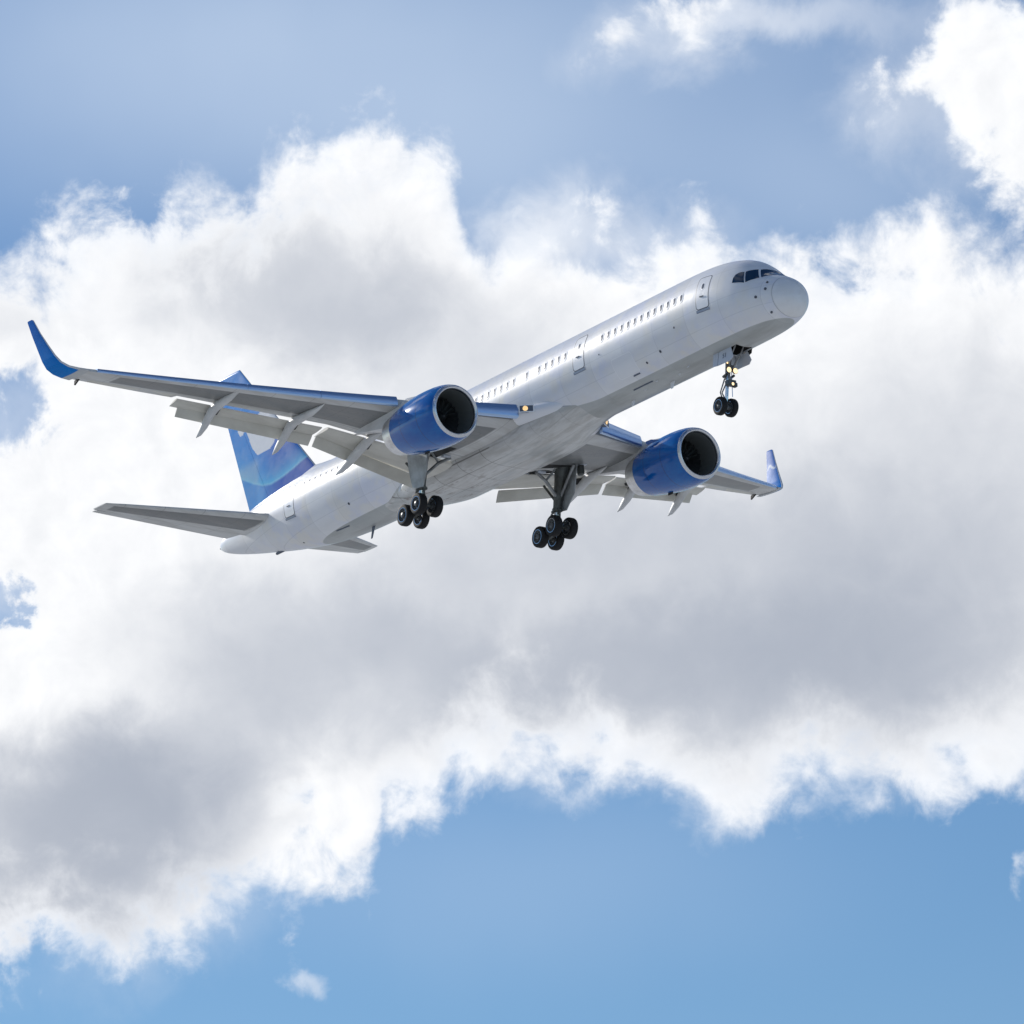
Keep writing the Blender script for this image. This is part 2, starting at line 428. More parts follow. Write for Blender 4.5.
# ------------------------------------------------------------------ mesh helpers
class MB:
    def __init__(s): s.v = []; s.f = []; s.mi = []; s.uv = []; s.col = []; s.smooth = []
    def add(s, verts, faces, mi=0, smooth=True, uvs=None, cols=None):
        b = len(s.v)
        s.v += [tuple(map(float, p)) for p in verts]
        s.uv += list(uvs) if uvs is not None else [(0, 0)] * len(verts)
        s.col += list(cols) if cols is not None else [(1, 1, 1)] * len(verts)
        for q in faces:
            s.f.append([b + i for i in q]); s.mi.append(mi); s.smooth.append(smooth)
    def loft(s, rings, mi=0, closed=True, cap0=False, cap1=False, smooth=True, uvs=None, cols=None, skip=None):
        n = len(rings[0]); V = [p for r in rings for p in r]; Fc = []
        for i in range(len(rings) - 1):
            for j in range(n if closed else n - 1):
                if skip and skip(i, j): continue
                k = (j + 1) % n
                Fc.append((i * n + j, i * n + k, (i + 1) * n + k, (i + 1) * n + j))
        s.add(V, Fc, mi, smooth, [u for r in uvs for u in r] if uvs is not None else None, [c for r in cols for c in r] if cols is not None else None)
        for flag, ring, ui in ((cap0, rings[0], 0), (cap1, rings[-1], -1)):
            if flag:
                s.add(ring, [list(range(n))], mi, False, uvs[ui] if uvs is not None else None, cols[ui] if cols is not None else None)
    def tube(s, path, r, n=12, mi=0, cap=True):
        P_ = [np.array(p, float) for p in path]
        R_ = r if hasattr(r, '__len__') else [r] * len(P_)
        rings = []; up = None
        for i, p in enumerate(P_):
            t = P_[min(i + 1, len(P_) - 1)] - P_[max(i - 1, 0)]; t /= np.linalg.norm(t) + 1e-12
            if up is None:
                up = np.array([0, 0, 1.]) if abs(t[2]) < .9 else np.array([1., 0, 0])
            a = np.cross(t, up); a /= np.linalg.norm(a); up = np.cross(a, t)
            rings.append([p + R_[i] * (math.cos(q) * a + math.sin(q) * up) for q in np.linspace(0, 2 * math.pi, n, endpoint=False)])
        s.loft(rings, mi, True, cap, cap)
    def box(s, c, d, mi=0, rot=None, bev=0.0):
        c = np.array(c, float); h = np.array(d, float) / 2
        b = min(bev, *(h * 0.45)) if bev else 0
        pts = []
        if not b:
            for sx in (-1, 1):
                for sy in (-1, 1):
                    for sz in (-1, 1): pts.append(np.array([sx, sy, sz]) * h)
            fc = [(0, 1, 3, 2), (4, 6, 7, 5), (0, 4, 5, 1), (2, 3, 7, 6), (0, 2, 6, 4), (1, 5, 7, 3)]
            if rot is not None: pts = [rot @ p for p in pts]
            s.add([c + p for p in pts], fc, mi, False); return
        # bevelled box as a loft along z
        rings = []
        for z_, k in ((-h[2], b), (-h[2] + b, 0), (h[2] - b, 0), (h[2], b)):
            x_, y_ = h[0] - k, h[1] - k; e = b * 0.9
            rg = [(x_ - e, -y_), (x_, -y_ + e), (x_, y_ - e), (x_ - e, y_), (-x_ + e, y_), (-x_, y_ - e), (-x_, -y_ + e), (-x_ + e, -y_)]
            rings.append([np.array([p[0], p[1], z_]) for p in rg])
        if rot is not None: rings = [[rot @ p for p in r] for r in rings]
        s.loft([[c + p for p in r] for r in rings], mi, True, True, True, smooth=False)
    def prism(s, poly, off, mi=0):
        """flat polygon (3-D points) thickened by vector off"""
        poly = [np.array(p, float) for p in poly]; off = np.array(off, float); n = len(poly)
        s.add(poly + [p + off for p in poly], [list(range(n))[::-1], list(range(n, 2 * n))] + [(i, (i + 1) % n, n + (i + 1) % n, n + i) for i in range(n)], mi, False)
    def revolve(s, prof_, o, ax=(-1, 0, 0), n=48, mi=0, closed_prof=False):
        """prof_: list of (along, radius) or (along, radius, material) ; ax = axis direction"""
        ax = np.array(ax, float); ax /= np.linalg.norm(ax)
        a = np.cross(ax, [0, 0, 1.0]) if abs(ax[2]) < .9 else np.cross(ax, [0, 1.0, 0]); a /= np.linalg.norm(a); b = np.cross(ax, a)
        rings = [[np.array(o) + ax * p[0] + max(p[1], 1e-4) * (math.cos(t) * a + math.sin(t) * b) for t in np.linspace(0, 2 * math.pi, n, endpoint=False)] for p in prof_]
        for i in range(len(rings) - 1):
            s.loft([rings[i], rings[i + 1]], prof_[i][2] if len(prof_[i]) > 2 else mi)
    def build(s, name, mats, parent=None, label=None, auto=True):
        me = bpy.data.meshes.new(name)
        me.from_pydata(s.v, [], s.f)
        me.uv_layers.new(name='UVMap')
        uvl = me.uv_layers[0].data
        for l in me.loops: uvl[l.index].uv = s.uv[l.vertex_index]
        ca = me.color_attributes.new('paint', 'FLOAT_COLOR', 'POINT')
        ca.data.foreach_set('color', [q for c in s.col for q in (*c, 1.0)])
        for i, p in enumerate(me.polygons):
            p.material_index = s.mi[i]; p.use_smooth = s.smooth[i]
        for k in (mats if isinstance(mats, (list, tuple)) else [mats]): me.materials.append(M[k])
        import bmesh
        bm = bmesh.new(); bm.from_mesh(me)
        bmesh.ops.remove_doubles(bm, verts=bm.verts, dist=1e-5)
        bmesh.ops.recalc_face_normals(bm, faces=bm.faces)
        bm.to_mesh(me); bm.free()
        if auto: me.set_sharp_from_angle(angle=math.radians(38))
        o = bpy.data.objects.new(name, me); COL.objects.link(o)
        if parent: o.parent = parent
        if label: o['label'] = label
        return o

def P3(s_, y, z): return np.array([-s_, y, z], float)     # station aft of nose, port, up

# ------------------------------------------------------------------ fuselage shape
PROF=[
(0.00,-0.89,-0.90,-0.91,0.015),
(0.05,-0.58,-0.90,-1.18,0.28),
(0.18,-0.33,-0.88,-1.40,0.52),
(0.40,-0.10,-0.84,-1.57,0.76),
(0.80, 0.16,-0.78,-1.73,1.04),
(1.20, 0.36,-0.70,-1.83,1.24),
(1.60, 0.56,-0.60,-1.90,1.39),
(1.90, 0.84,-0.52,-1.93,1.48),
(2.30, 1.20,-0.42,-1.96,1.58),
(2.80, 1.50,-0.30,-1.98,1.68),
(3.40, 1.70,-0.18,-1.995,1.76),
(4.20, 1.86,-0.08,-2.00,1.83),
(5.20, 1.96,-0.02,-2.005,1.87),
(6.50, 2.00, 0.0,-2.005,1.88),
(8.00, 2.005,0.0,-2.005,1.88),
(30.0, 2.005,0.0,-2.005,1.88),
(32.0, 2.005,0.0,-2.005,1.88),
(34.0, 2.00, 0.02,-1.98,1.86),
(36.0, 2.00, 0.08,-1.88,1.80),
(38.0, 1.99, 0.15,-1.66,1.66),
(40.0, 1.93, 0.25,-1.32,1.44),
(42.0, 1.80, 0.36,-0.90,1.15),
(44.0, 1.55, 0.48,-0.45,0.80),
(45.5, 1.28, 0.57,-0.05,0.50),
(46.35, 1.03, 0.61, 0.25,0.28),
(46.7, 0.82, 0.62, 0.44,0.13),
]
PA = np.array(PROF)
def _tang(xs, ys):
    h = np.diff(xs); d = np.diff(ys) / h; m_ = np.zeros(len(xs))
    for i in range(1, len(xs) - 1):
        if d[i - 1] * d[i] > 0:
            w1 = 2 * h[i] + h[i - 1]; w2 = h[i] + 2 * h[i - 1]; m_[i] = (w1 + w2) / (w1 / d[i - 1] + w2 / d[i])
    m_[0] = d[0]; m_[-1] = d[-1]
    return m_
PT = [_tang(PA[:, 0], PA[:, k]) for k in range(1, 5)]
def prof(s_):
    xs = PA[:, 0]; x = min(max(s_, xs[0]), xs[-1]); i = min(max(int(np.searchsorted(xs, x)) - 1, 0), len(xs) - 2)
    h = xs[i + 1] - xs[i]; t = (x - xs[i]) / h; o = []
    for k in range(4):
        y0, y1 = PA[i, k + 1], PA[i + 1, k + 1]; m_ = PT[k]
        o.append((1 + 2 * t) * (1 - t) ** 2 * y0 + t * (1 - t) ** 2 * h * m_[i] + t * t * (3 - 2 * t) * y1 + t * t * (t - 1) * h * m_[i + 1])
    return o
def fp(s_, a, off=0.0, side=-1):
    T, Mz, B, W = prof(s_); c, n = math.cos(a), math.sin(a); h = (T - Mz) if n > 0 else (Mz - B)
    nn = np.array([0, c / W, n / h]); nn /= np.linalg.norm(nn)
    return P3(s_, side * (W * c + off * nn[1]), Mz + h * n + off * nn[2])

# ------------------------------------------------------------------ the airliner
root = bpy.data.objects.new('airliner', None); COL.objects.link(root)
root['label'] = 'white twin-engine jet airliner with blue engines and blue tail fin, wheels down, in flight'
root['category'] = 'airplane'
root.location = ROOT_W
root.rotation_euler = (0, -PITCH, 0)

NA = 144
def fus_ring(s_, sc=1.0):
    T, Mz, B, W = prof(s_); r = []
    for a in np.linspace(0, 2 * math.pi, NA, endpoint=False):
        n = math.sin(a); h = (T - Mz) if n > 0 else (Mz - B)
        r.append(P3(s_, W * math.cos(a) * sc, Mz + h * n * sc))
    return r
stations = sorted(set([round(x, 3) for x in list(np.linspace(0.70, 3.6, 30)) + [4.1, 5.62] + list(np.linspace(3.8, 8, 20)) + list(np.linspace(8.5, 30, 34)) + list(np.linspace(30.5, 46.7, 60))]))
WELL = (4.1, 5.62)
def in_well(i, j):
    a = (j + 0.5) * 360.0 / NA
    return WELL[0] - .001 <= stations[i] < WELL[1] - .001 and 257.5 < a < 282.5
mb = MB()
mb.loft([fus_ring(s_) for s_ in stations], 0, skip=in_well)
# closed tail end with the auxiliary power unit exhaust
e_ = fus_ring(46.7); c_ = np.mean(e_, axis=0)
mb.loft([e_, [c_ + (p - c_) * 0.72 for p in e_]], 0)
mb.loft([[c_ + (p - c_) * 0.72 for p in e_], [c_ + (p - c_) * 0.62 + np.array([0.35, 0, 0]) for p in e_]], 1, cap1=True)
# nose wheel bay
a0, a1 = math.radians(257.5), math.radians(282.5)
yw = 1.88 * math.cos(a0)
bx = [P3(WELL[0], -yw, -1.9), P3(WELL[1], -yw, -1.9), P3(WELL[1], yw, -1.9), P3(WELL[0], yw, -1.9)]
bt = [p + np.array([0, 0, 0.75]) for p in bx]
mb.loft([[p + np.array([0, 0, -.07]) for p in bx], bt], 1, cap1=True, smooth=False)
fus = mb.build('fuselage', ['fus', 'dark'], root)

mb = MB()
rs = [0.0, 0.01, 0.025, 0.05, 0.08, 0.12, 0.18, 0.25, 0.33, 0.42, 0.52, 0.61, 0.692]
mb.loft([fus_ring(s_) for s_ in rs], 0, cap0=True)
mb.build('radome', ['radome'], fus)

# cockpit windows: quads laid on the nose surface
def patch(mb, pts, off, mi, n=10, side=-1, thick=0.0):
    """pts: corner list (s, a) in order; fills by fan subdivision on the surface"""
    def q(u, v):
        a, b, c, d = [np.array(p) for p in pts]
        return (a * (1 - u) + b * u) * (1 - v) + (d * (1 - u) + c * u) * v
    G = [[fp(*q(u, v), off, side) for u in np.linspace(0, 1, n + 1)] for v in np.linspace(0, 1, n + 1)]
    mb.loft(G, mi, closed=False)
def poly_patch(mb, pts, off, mi, side=-1, rings_=6):
    pts = [np.array(p, float) for p in pts]; c = np.mean(pts, axis=0)
    dense = []
    for i in range(len(pts)):
        a, b = pts[i], pts[(i + 1) % len(pts)]
        for k in range(4): dense.append(a + (b - a) * k / 4)
    R_ = [[fp(*(c + (p - c) * t), off, side) for p in dense] for t in np.linspace(1, 0.02, rings_)]
    mb.loft(R_, mi, cap1=True)
WA = [(2.65, .301), (2.66, .436), (2.60, .562), (2.43, .674), (2.25, .733), (2.13, .55), (2.01, .372)]
WB = [(2.21, .755), (2.04, .95), (1.93, 1.115), (1.51, .786), (1.70, .604), (1.96, .389)]
WC = [(1.88, 1.169), (1.83, 1.566), (1.02, 1.566), (1.24, 1.12), (1.44, .827)]
for side in (-1, 1):
    for pts in (WA, WB, WC):
        c = np.mean(np.array(pts), axis=0)
        mb = MB()
        poly_patch(mb, [c + (np.array(p) - c) * 1.05 for p in pts], 0.006, 1, side)
        poly_patch(mb, pts, 0.012, 0, side)
        mb.build('cockpit_window', ['glass', 'frame'], fus)
def dot(name, s_, a, r=0.05, m_='seal', L=0.05):
    b_ = MB(); p = fp(s_, a); n_ = fp(s_, a, 1.0) - p
    b_.tube([p - n_ * .01, p + n_ * L, p + n_ * (L + .015)], [r, r, r * .4], 10)
    return b_.build(name, [m_], fus)
for q in ((.98, .573, .055), (.96, .229, .06), (1.39, -.115, .06), (1.01, -.813, .05)): dot('air_data_probe', *q)
for q in ((6.69, -.315, .05), (8.16, -.654, .07), (9.33, -.751, .06), (33.11, -.63, .07), (38.5, -1.2, .05), (12.2, -.1, .03)): dot('outlet_port', *q, L=.012)

# cabin windows
def rrect(w, h, r, n=5):
    base = rrect0(w, h, r, n)
    if n < 6: return base
    out = []
    for i, p in enumerate(base):
        q = base[(i + 1) % len(base)]; out.append(p)
        if i % (n + 1) == n:
            for k in range(1, 14): out.append((p[0] + (q[0] - p[0]) * k / 14, p[1] + (q[1] - p[1]) * k / 14))
    return out
def rrect0(w, h, r, n=5):
    o = []
    for cx, cy, a0_ in ((w / 2 - r, h / 2 - r, 0), (-w / 2 + r, h / 2 - r, 90), (-w / 2 + r, -h / 2 + r, 180), (w / 2 - r, -h / 2 + r, 270)):
        for k in range(n + 1):
            t = math.radians(a0_ + 90 * k / n); o.append((cx + r * math.cos(t), cy + r * math.sin(t)))
    return o
def on_skin(pts, s0, a0_, off, side=-1):
    return [fp(s0 - x, a0_ + y / 1.95, off, side) for x, y in pts]
def cabin_window(s0, a0_):
    b_ = MB()
    o = on_skin(rrect(.36, .47, .16), s0, a0_, .005); i = on_skin(rrect(.20, .31, .095), s0, a0_, .012)
    b_.loft([o, i], 1)
    c2 = on_skin(rrect(.02, .03, .01), s0, a0_, .0125)
    b_.loft([i, c2], 0, cap1=True)
    return b_.build('cabin_window', ['pane', 'frame'], fus)
wins = [6.03 + .497 * k for k in range(13)] + [14.83 + .515 * k for k in range(5)] + [17.86] + [18.90 + .508 * k for k in range(36)]
for s_ in wins:
    cabin_window(s_, 0.262 if s_ < 30 else 0.262 + (s_ - 30) * 0.0125)

def door(s0, s1, a0_, a1_, window=True, sill=True, zup=0.0):
    b_ = MB(); sc, ac = (s0 + s1) / 2, (a0_ + a1_) / 2; w = s1 - s0; h = (a1_ - a0_) * 1.95
    for side in (-1,):
        out = on_skin(rrect(w, h, .16, 6), sc, ac, .006, side); inn = on_skin(rrect(w - .075, h - .075, .13, 6), sc, ac, .009, side)
        b_.loft([out, inn], 1)
        mid = [on_skin(rrect((w - .075) * t, (h - .075) * t, .13 * t, 6), sc, ac, .006, side) for t in (1, .8, .6, .4, .2, .02)]
        b_.loft(mid, 0)
    d = b_.build('cabin_door', ['white', 'seal'], fus)
    if window:
        b_ = MB(); o = on_skin(rrect(.17, .28, .08), sc, a0_ + .66 * (a1_ - a0_), .012); i = on_skin(rrect(.02, .03, .01), sc, a0_ + .66 * (a1_ - a0_), .0125)
        b_.loft([o, i], 0); o2 = on_skin(rrect(.26, .38, .12), sc, a0_ + .66 * (a1_ - a0_), .009); b_.loft([o2, o], 1)
        b_.build('door_window', ['pane', 'frame'], fus)
    if sill:
        b_ = MB()
        b_.loft([on_skin([(-w / 2, -.0), (w / 2, -.0)], sc, a0_, .02), on_skin([(-w / 2, -.10), (w / 2, -.10)], sc, a0_, .03), on_skin([(-w / 2, -.12), (w / 2, -.12)], sc, a0_, .0)], 0, closed=False, smooth=False)
        b_.build('door_sill', ['sill'], fus)
    b_ = MB(); b_.tube([fp(sc - .12, ac - .12, .03), fp(sc + .14, ac - .12, .03)], .022, 6); b_.build('door_handle', ['mark'], fus)
door(4.06, 4.95, -.20, .62)
door(13.32, 14.20, -.22, .62)
door(37.60, 38.60, -.33, .50)
# emergency window exits are ahead of the wing trailing edge; cargo door low on the forward side
b_ = MB(); o = on_skin(rrect(1.5, 1.0, .15, 6), 10.75, -.60, .004); i = on_skin(rrect(1.46, .96, .14, 6), 10.75, -.60, .006)
b_.loft([o, i], 1); b_.loft([on_skin(rrect(1.46 * t, .96 * t, .14 * t, 6), 10.75, -.60, .005) for t in (1, .75, .5, .25, .02)], 0)
b_.build('cargo_door', ['white', 'frame'], fus)
for (sa, sb, a_) in ((10.15, 10.6, -.895), (10.0, 11.4, -1.23), (34.3, 35.4, -1.16)):
    b_ = MB(); b_.tube([fp(sa, a_, .01), fp(sb, a_, .01)], .035, 6); b_.build('drain_slot', ['mark'], fus)
# blade antennas, drain mast, tail skid
def blade(name, s_, a, h, c, side=-1, m_='white', sweep=.5):
    b_ = MB(); p = fp(s_, a, 0, side); n_ = fp(s_, a, 1.0, side) - p
    rings = []
    for t in (-.05, .5, 1.0):
        cc = c * (1 - .45 * max(t, 0)); q = p + n_ * h * t + np.array([-sweep * h * max(t, 0), 0, 0]); tx = np.cross(n_, [1, 0, 0])
        rings.append([q + np.array([-cc * x, 0, 0]) + tx * (.035 * c * y_) for x, y_ in ((0, 0), (.3, 1), (.7, .8), (1, 0), (.7, -.8), (.3, -1))])
    b_.loft(rings, 0, cap0=True, cap1=True, smooth=False); return b_.build(name, [m_], fus)
blade('antenna', 11.8, math.pi / 2, .28, .4); blade('antenna', 20.5, math.pi / 2, .28, .4)
blade('antenna', 9.2, -math.pi / 2, .30, .35); blade('antenna', 12.2, -math.pi / 2, .22, .3); blade('drain_mast', 33.2, -math.pi / 2, .55, .28, m_='mark')
blade('antenna', 7.4, -1.3, .05, .25); blade('antenna', 8.3, -1.4, .05, .25); blade('antenna', 9.7, -1.28, .05, .25); blade('antenna', 10.8, -1.38, .05, .25)
b_ = MB(); b_.box(fp(41.5, -math.pi / 2) + np.array([0, 0, -.03]), (.7, .12, .12), 0, bev=.04); b_.build('tail_skid', ['mark'], fus)

# wing-to-body fairing
def smooth(x): x = min(max(x, 0), 1); return x * x * (3 - 2 * x)
mb = MB(); rings = []
for s_ in np.linspace(13.0, 31.6, 90):
    g_ = smooth((s_ - 14.4) / 5.6) * smooth((31.6 - s_) / 5.0)
    T, Mz, B, W = prof(s_)
    ge = smooth((s_ - 13.2) / 4.2) * smooth((30.6 - s_) / 4.0)
    zt, wy, zb = -1.76 + .40 * ge, 1.50 + .36 * ge, -2.38
    r = []
    for k in range(61):
        ph = -math.pi * k / 60; c, n = math.cos(ph), -math.sin(ph)
        tgt = np.array([wy * math.copysign(abs(c) ** .62, c), zt + (zb - zt) * n ** .72])
        th = math.asin(zt / 2.005); th = th + (-math.pi - 2 * th) * k / 60
        own = np.array([W * math.cos(th) * .992, Mz + (Mz - B) * math.sin(th) * .992])
        q = own * (1 - g_) + tgt * g_
        r.append(P3(s_, q[0], q[1]))
    r += [P3(s_, -1.30, -1.16), P3(s_, 1.30, -1.16)]
    rings.append(r)
mb.loft(rings, 0, cap0=True, cap1=True)
mb.build('belly_fairing', ['belly'], fus)

# ------------------------------------------------------------------ wings
def wle(y): return np.array([16.87 + .541 * y, y, -1.39 + .0941 * y + .00144 * y * y])
def wte_s(y): return float(np.interp(y, [0, 8.0, 14.5, 19.0], [25.35, 25.75, 27.35, 28.95]))
def wtw(y): return math.radians(float(np.interp(y, [0, 2, 5.6, 8, 9.5, 13, 16, 19], [3.4, 3.2, 2.2, .5, -.7, -1.2, -1.8, -3.6])))
def yt(x): return 5 * (.2969 * math.sqrt(max(x, 0)) - .126 * x - .3516 * x * x + .2843 * x ** 3 - .1020 * x ** 4)
def foil_ring(le, te, nrm, t, x0=0.0, x1=1.0, n=18, cu=1.15, cl=.85, sy=0.0):
    """closed section between chord fractions; le/te/nrm are 3-D (s,y,z)"""
    le, te, nrm = map(np.array, (le, te, nrm)); ch = np.linalg.norm(te - le); xs = [x0 + (x1 - x0) * (1 - math.cos(math.pi * k / n)) / 2 for k in range(n + 1)]
    up = [le + (te - le) * x + nrm * ch * t * yt(x) * cu for x in xs[::-1]]
    lo = [le + (te - le) * x - nrm * ch * t * yt(x) * cl for x in xs]
    uv = [x for x in xs[::-1]] + [x for x in xs]
    return up + lo, uv
def wing_sec(y, x0, x1, sd, t=None):
    le = wle(y); ch = wte_s(y) - le[0]; tw = wtw(y)
    te = np.array([wte_s(y), y, le[2] - ch * math.tan(tw)])
    if t is None: t = float(np.interp(y, [0, 6, 19], [.135, .115, .10]))
    r, v = foil_ring(le, te, (0, 0, 1), t, x0, x1)
    return [P3(p[0], sd * p[1], p[2]) for p in r], [(y / 50.0, q) for q in v]
def wing_pt(y, x, sd, low=True, off=0.0):
    le = wle(y); ch = wte_s(y) - le[0]; t = float(np.interp(y, [0, 6, 19], [.135, .115, .10]))
    return P3(le[0] + ch * x, sd * y, le[2] - ch * x * math.tan(wtw(y)) + (-.85 if low else 1.15) * t * ch * yt(x) + (-off if low else off))

BLUE = (0.012, 0.085, 0.38)
def make_wing(sd):
    mb = MB(); ys = [1.0, 1.6, 2.2, 3, 4, 5, 6, 7, 8, 9.5, 11, 12.5, 14.0, 14.6, 14.62, 16, 17.5, 19.0]
    rings, uvs = [], []
    for y in ys:
        x0 = .055; x1 = (.80 if y <= 8 else .84) if y < 14.61 else 1.0
        r, u = wing_sec(y, x0, x1, sd); rings.append(r); uvs.append(u)
    mb.loft(rings, 0, cap0=True, cap1=True, uvs=uvs)
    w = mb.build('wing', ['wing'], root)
    # leading-edge root glove with the landing light at its front
    mb = MB(); rings = []
    for y, s0 in ((1.35, 15.6), (1.75, 16.9), (2.0, 17.55), (2.24, 17.95)):
        z = wle(y)[2]; r, v = foil_ring((s0, y, z), (s0 + 4.6, y, z - .30), (0, 0, 1), .14, 0.0, .7)
        rings.append([P3(p[0], sd * p[1], p[2]) for p in r])
    mb.loft(rings, 0, cap0=True, cap1=True); mb.build('root_glove', ['white'], w)
    mb = MB()
    lc = P3(17.60, sd * 2.08, wle(2.1)[2] + .02); fd = np.array([.80, -sd * -.58, -.14]) * np.array([1, -1, 1]) if sd < 0 else np.array([.80, .58, -.14])
    fd = np.array([.80, sd * .58, -.14]); fd /= np.linalg.norm(fd)
    rot = np.array(Matrix.Rotation(sd * math.atan2(.58, .80), 3, 'Z'))
    mb.box(lc, (.30, .62, .30), 1, rot=rot, bev=.05)
    side_ = rot @ np.array([0, 1.0, 0])
    mb.box(lc + fd * .15, (.03, .70, .36), 2, rot=rot, bev=.01)
    mb.box(lc + fd * .16, (.03, .60, .27), 1, rot=rot, bev=.01)
    mb.revolve([(.0, .11, 1), (.185, .12, 0), (.215, .08, 0), (.22, .0, 0)], lc - side_ * .05 * 1, fd, 20, 0)
    mb.build('landing_light', ['lamp', 'mark', 'frame'], w)
    # slats
    for y0, y1 in ((2.28, 5.85), (7.0, 9.99), (10.005, 12.84), (12.855, 15.64), (15.655, 18.7)):
        mb = MB(); rings = []
        for y in np.linspace(y0, y1, 5):
            le = wle(y); ch = wte_s(y) - le[0]; c2 = ch * (.155 if y > 6.5 else .13); drop = .02 * ch
            lp = np.array([le[0] - .022 * ch, y, le[2]])
            sec = []
            for k in range(9):            # upper skin, running forward to the brow
                q = k / 8; sec.append((.110 - .090 * q, .060 - .016 * q - .006 * math.sin(math.pi * q) * -1))
            for k in range(1, 17):        # bluff front face, gently convex
                q = k / 16; sec.append((.020 * (1 - q) ** 1.3 - .006 * math.sin(math.pi * q), .044 - .082 * q))
            sec += [(.004, -.0415), (.012, -.044), (.024, -.045), (.034, -.043), (.030, -.030), (.024, -.008), (.036, .018), (.065, .036)]
            pts = [lp + np.array([a * ch, 0, b * ch]) for a, b in sec]
            rings.append([P3(p[0], sd * p[1], p[2]) for p in pts])
        mb.loft(rings, 0, cap0=True, cap1=True); mb.build('slat', ['slat'], w)
    # flaps: fore and aft panel
    def panel(name, y0, le0, te0, y1, le1, te1, t=.13, n=5, x0=0., x1=1.):
        mb = MB(); rings = []
        for k in np.linspace(0, 1, n):
            y = y0 + (y1 - y0) * k; L_ = np.array(le0) * (1 - k) + np.array(le1) * k; T_ = np.array(te0) * (1 - k) + np.array(te1) * k
            d = T_ - L_; nrm = np.array([d[1], -d[0]]); nrm = -nrm / np.linalg.norm(nrm)
            r, v = foil_ring((L_[0], y, L_[1]), (T_[0], y, T_[1]), (nrm[0], 0, nrm[1]) , t, x0, x1, 10, 1.2, .55)
            rings.append([P3(p[0], sd * p[1], p[2]) for p in r])
        mb.loft(rings, 0, cap0=True, cap1=True); return mb.build(name, ['flap'], w)
    # leading edge tucked behind and below the end of the fixed wing, split into a main and an aft panel
    def cut(y, x):
        p = wing_pt(y, x, 1); return np.array([-p[0] + .08, p[2] - .10])
    for ya, yb, xc, Am, Bm, ta_, tb_, yb2 in ((1.7, 7.88, .80, (26.33, -1.93), (26.12, -.86), (26.47, -2.46), (26.36, -1.26), 7.88),
                                              (8.08, 14.55, .84, (26.10, -.86), (27.72, .05), (26.36, -1.26), (27.85, -.36), 14.2)):
        A0, B0 = cut(ya, xc), cut(yb, xc); Am, Bm, ta_, tb_ = map(np.array, (Am, Bm, ta_, tb_))
        panel('flap', ya, A0, Am, yb, B0, Bm)
        panel('flap', ya + (.5 if ya < 3 else 0), Am + np.array([-.13, .0]), ta_, yb2, Bm + np.array([-.16, .0]), tb_, .11)
    # aileron hinge line and wing-tip trailing edge
    mb = MB(); rings = []
    for y in (14.75, 16.5, 18.3):
        r, u = wing_sec(y, .76, 1.004, sd, .112); rings.append(r)
    mb.loft(rings, 0, cap0=True, cap1=True); mb.build('aileron', ['flap'], w)
    # flap track fairings
    for y, s0, st, zt_ in ((6.05, 23.0, 27.30, -2.09), (9.5, 22.7, 27.15, -1.66), (13.0, 23.9, 27.98, -1.13)):
        mb = MB(); rings = []
        z0 = wing_pt(y, (s0 - wle(y)[0]) / (wte_s(y) - wle(y)[0]), sd)[2]
        zm = wing_pt(y, .86, sd)[2]; sm = wle(y)[0] + .86 * (wte_s(y) - wle(y)[0])
        key = [(s0, z0 - .02, .02, .02), (s0 + .5, z0 - .07, .10, .09), (s0 + 1.2, z0 * .65 + zm * .35 - .16, .17, .17), (sm - .35, zm - .26, .20, .23), (sm + .1, zm - .40, .20, .26),
               (sm + (st - sm) * .45, zm - .28 + (zt_ - zm) * .42, .16, .25), (sm + (st - sm) * .75, zm - .2 + (zt_ - zm) * .70, .10, .18), (st, zt_, .015, .02)]
        for s_, z_, a_, h_ in key:
            rings.append([P3(s_, sd * y + a_ * math.cos(q), z_ + h_ * math.sin(q)) for q in np.linspace(0, 2 * math.pi, 16, endpoint=False)])
        mb.loft(rings, 0, cap0=True, cap1=True); mb.build('flap_fairing', ['fairing'], w)
    # flap track brackets in the slots, dark blocks beside them in place of shaded gaps
    for y in (6.05, 9.5, 13.0):
        mb = MB(); a = wing_pt(y, .84, sd); mb.prism([a + np.array([0, .06, -.02]), a + np.array([-.7, .06, -.12]), a + np.array([-.9, .06, -.38]), a + np.array([-.2, .06, -.34])], (0, .12 if True else 0, 0), 0)
        mb.box(a + np.array([-.25, -sd * .30, -.24]), (.42, .28, .20), 0, rot=np.array(Matrix.Rotation(math.radians(-28), 3, 'Y')), bev=.03)
        mb.build('flap_track_gap_shade', ['dark'], w)
    # winglet
    ST = [(27.15, 19.0, None, 28.95, 5, .10), (27.42, 19.35, 1.02, 29.06, 14, .10), (27.72, 19.68, 1.17, 29.2, 32, .095), (28.0, 19.92, 1.42, 29.35, 54, .09),
          (28.28, 20.06, 1.78, 29.47, 70, .085), (28.62, 20.19, 2.3, 29.6, 75, .08), (29.05, 20.36, 3.0, 29.78, 76, .08), (29.40, 20.50, 3.68, 29.94, 76, .075), (29.52, 20.52, 3.75, 29.92, 76, .05)]
    ST = [list(q) for q in ST]; ST[0][2] = wle(19.0)[2]
    A_ = np.array(ST, float); tt = np.linspace(0, len(ST) - 1, 73)
    mb = MB(); rings, cols = [], []
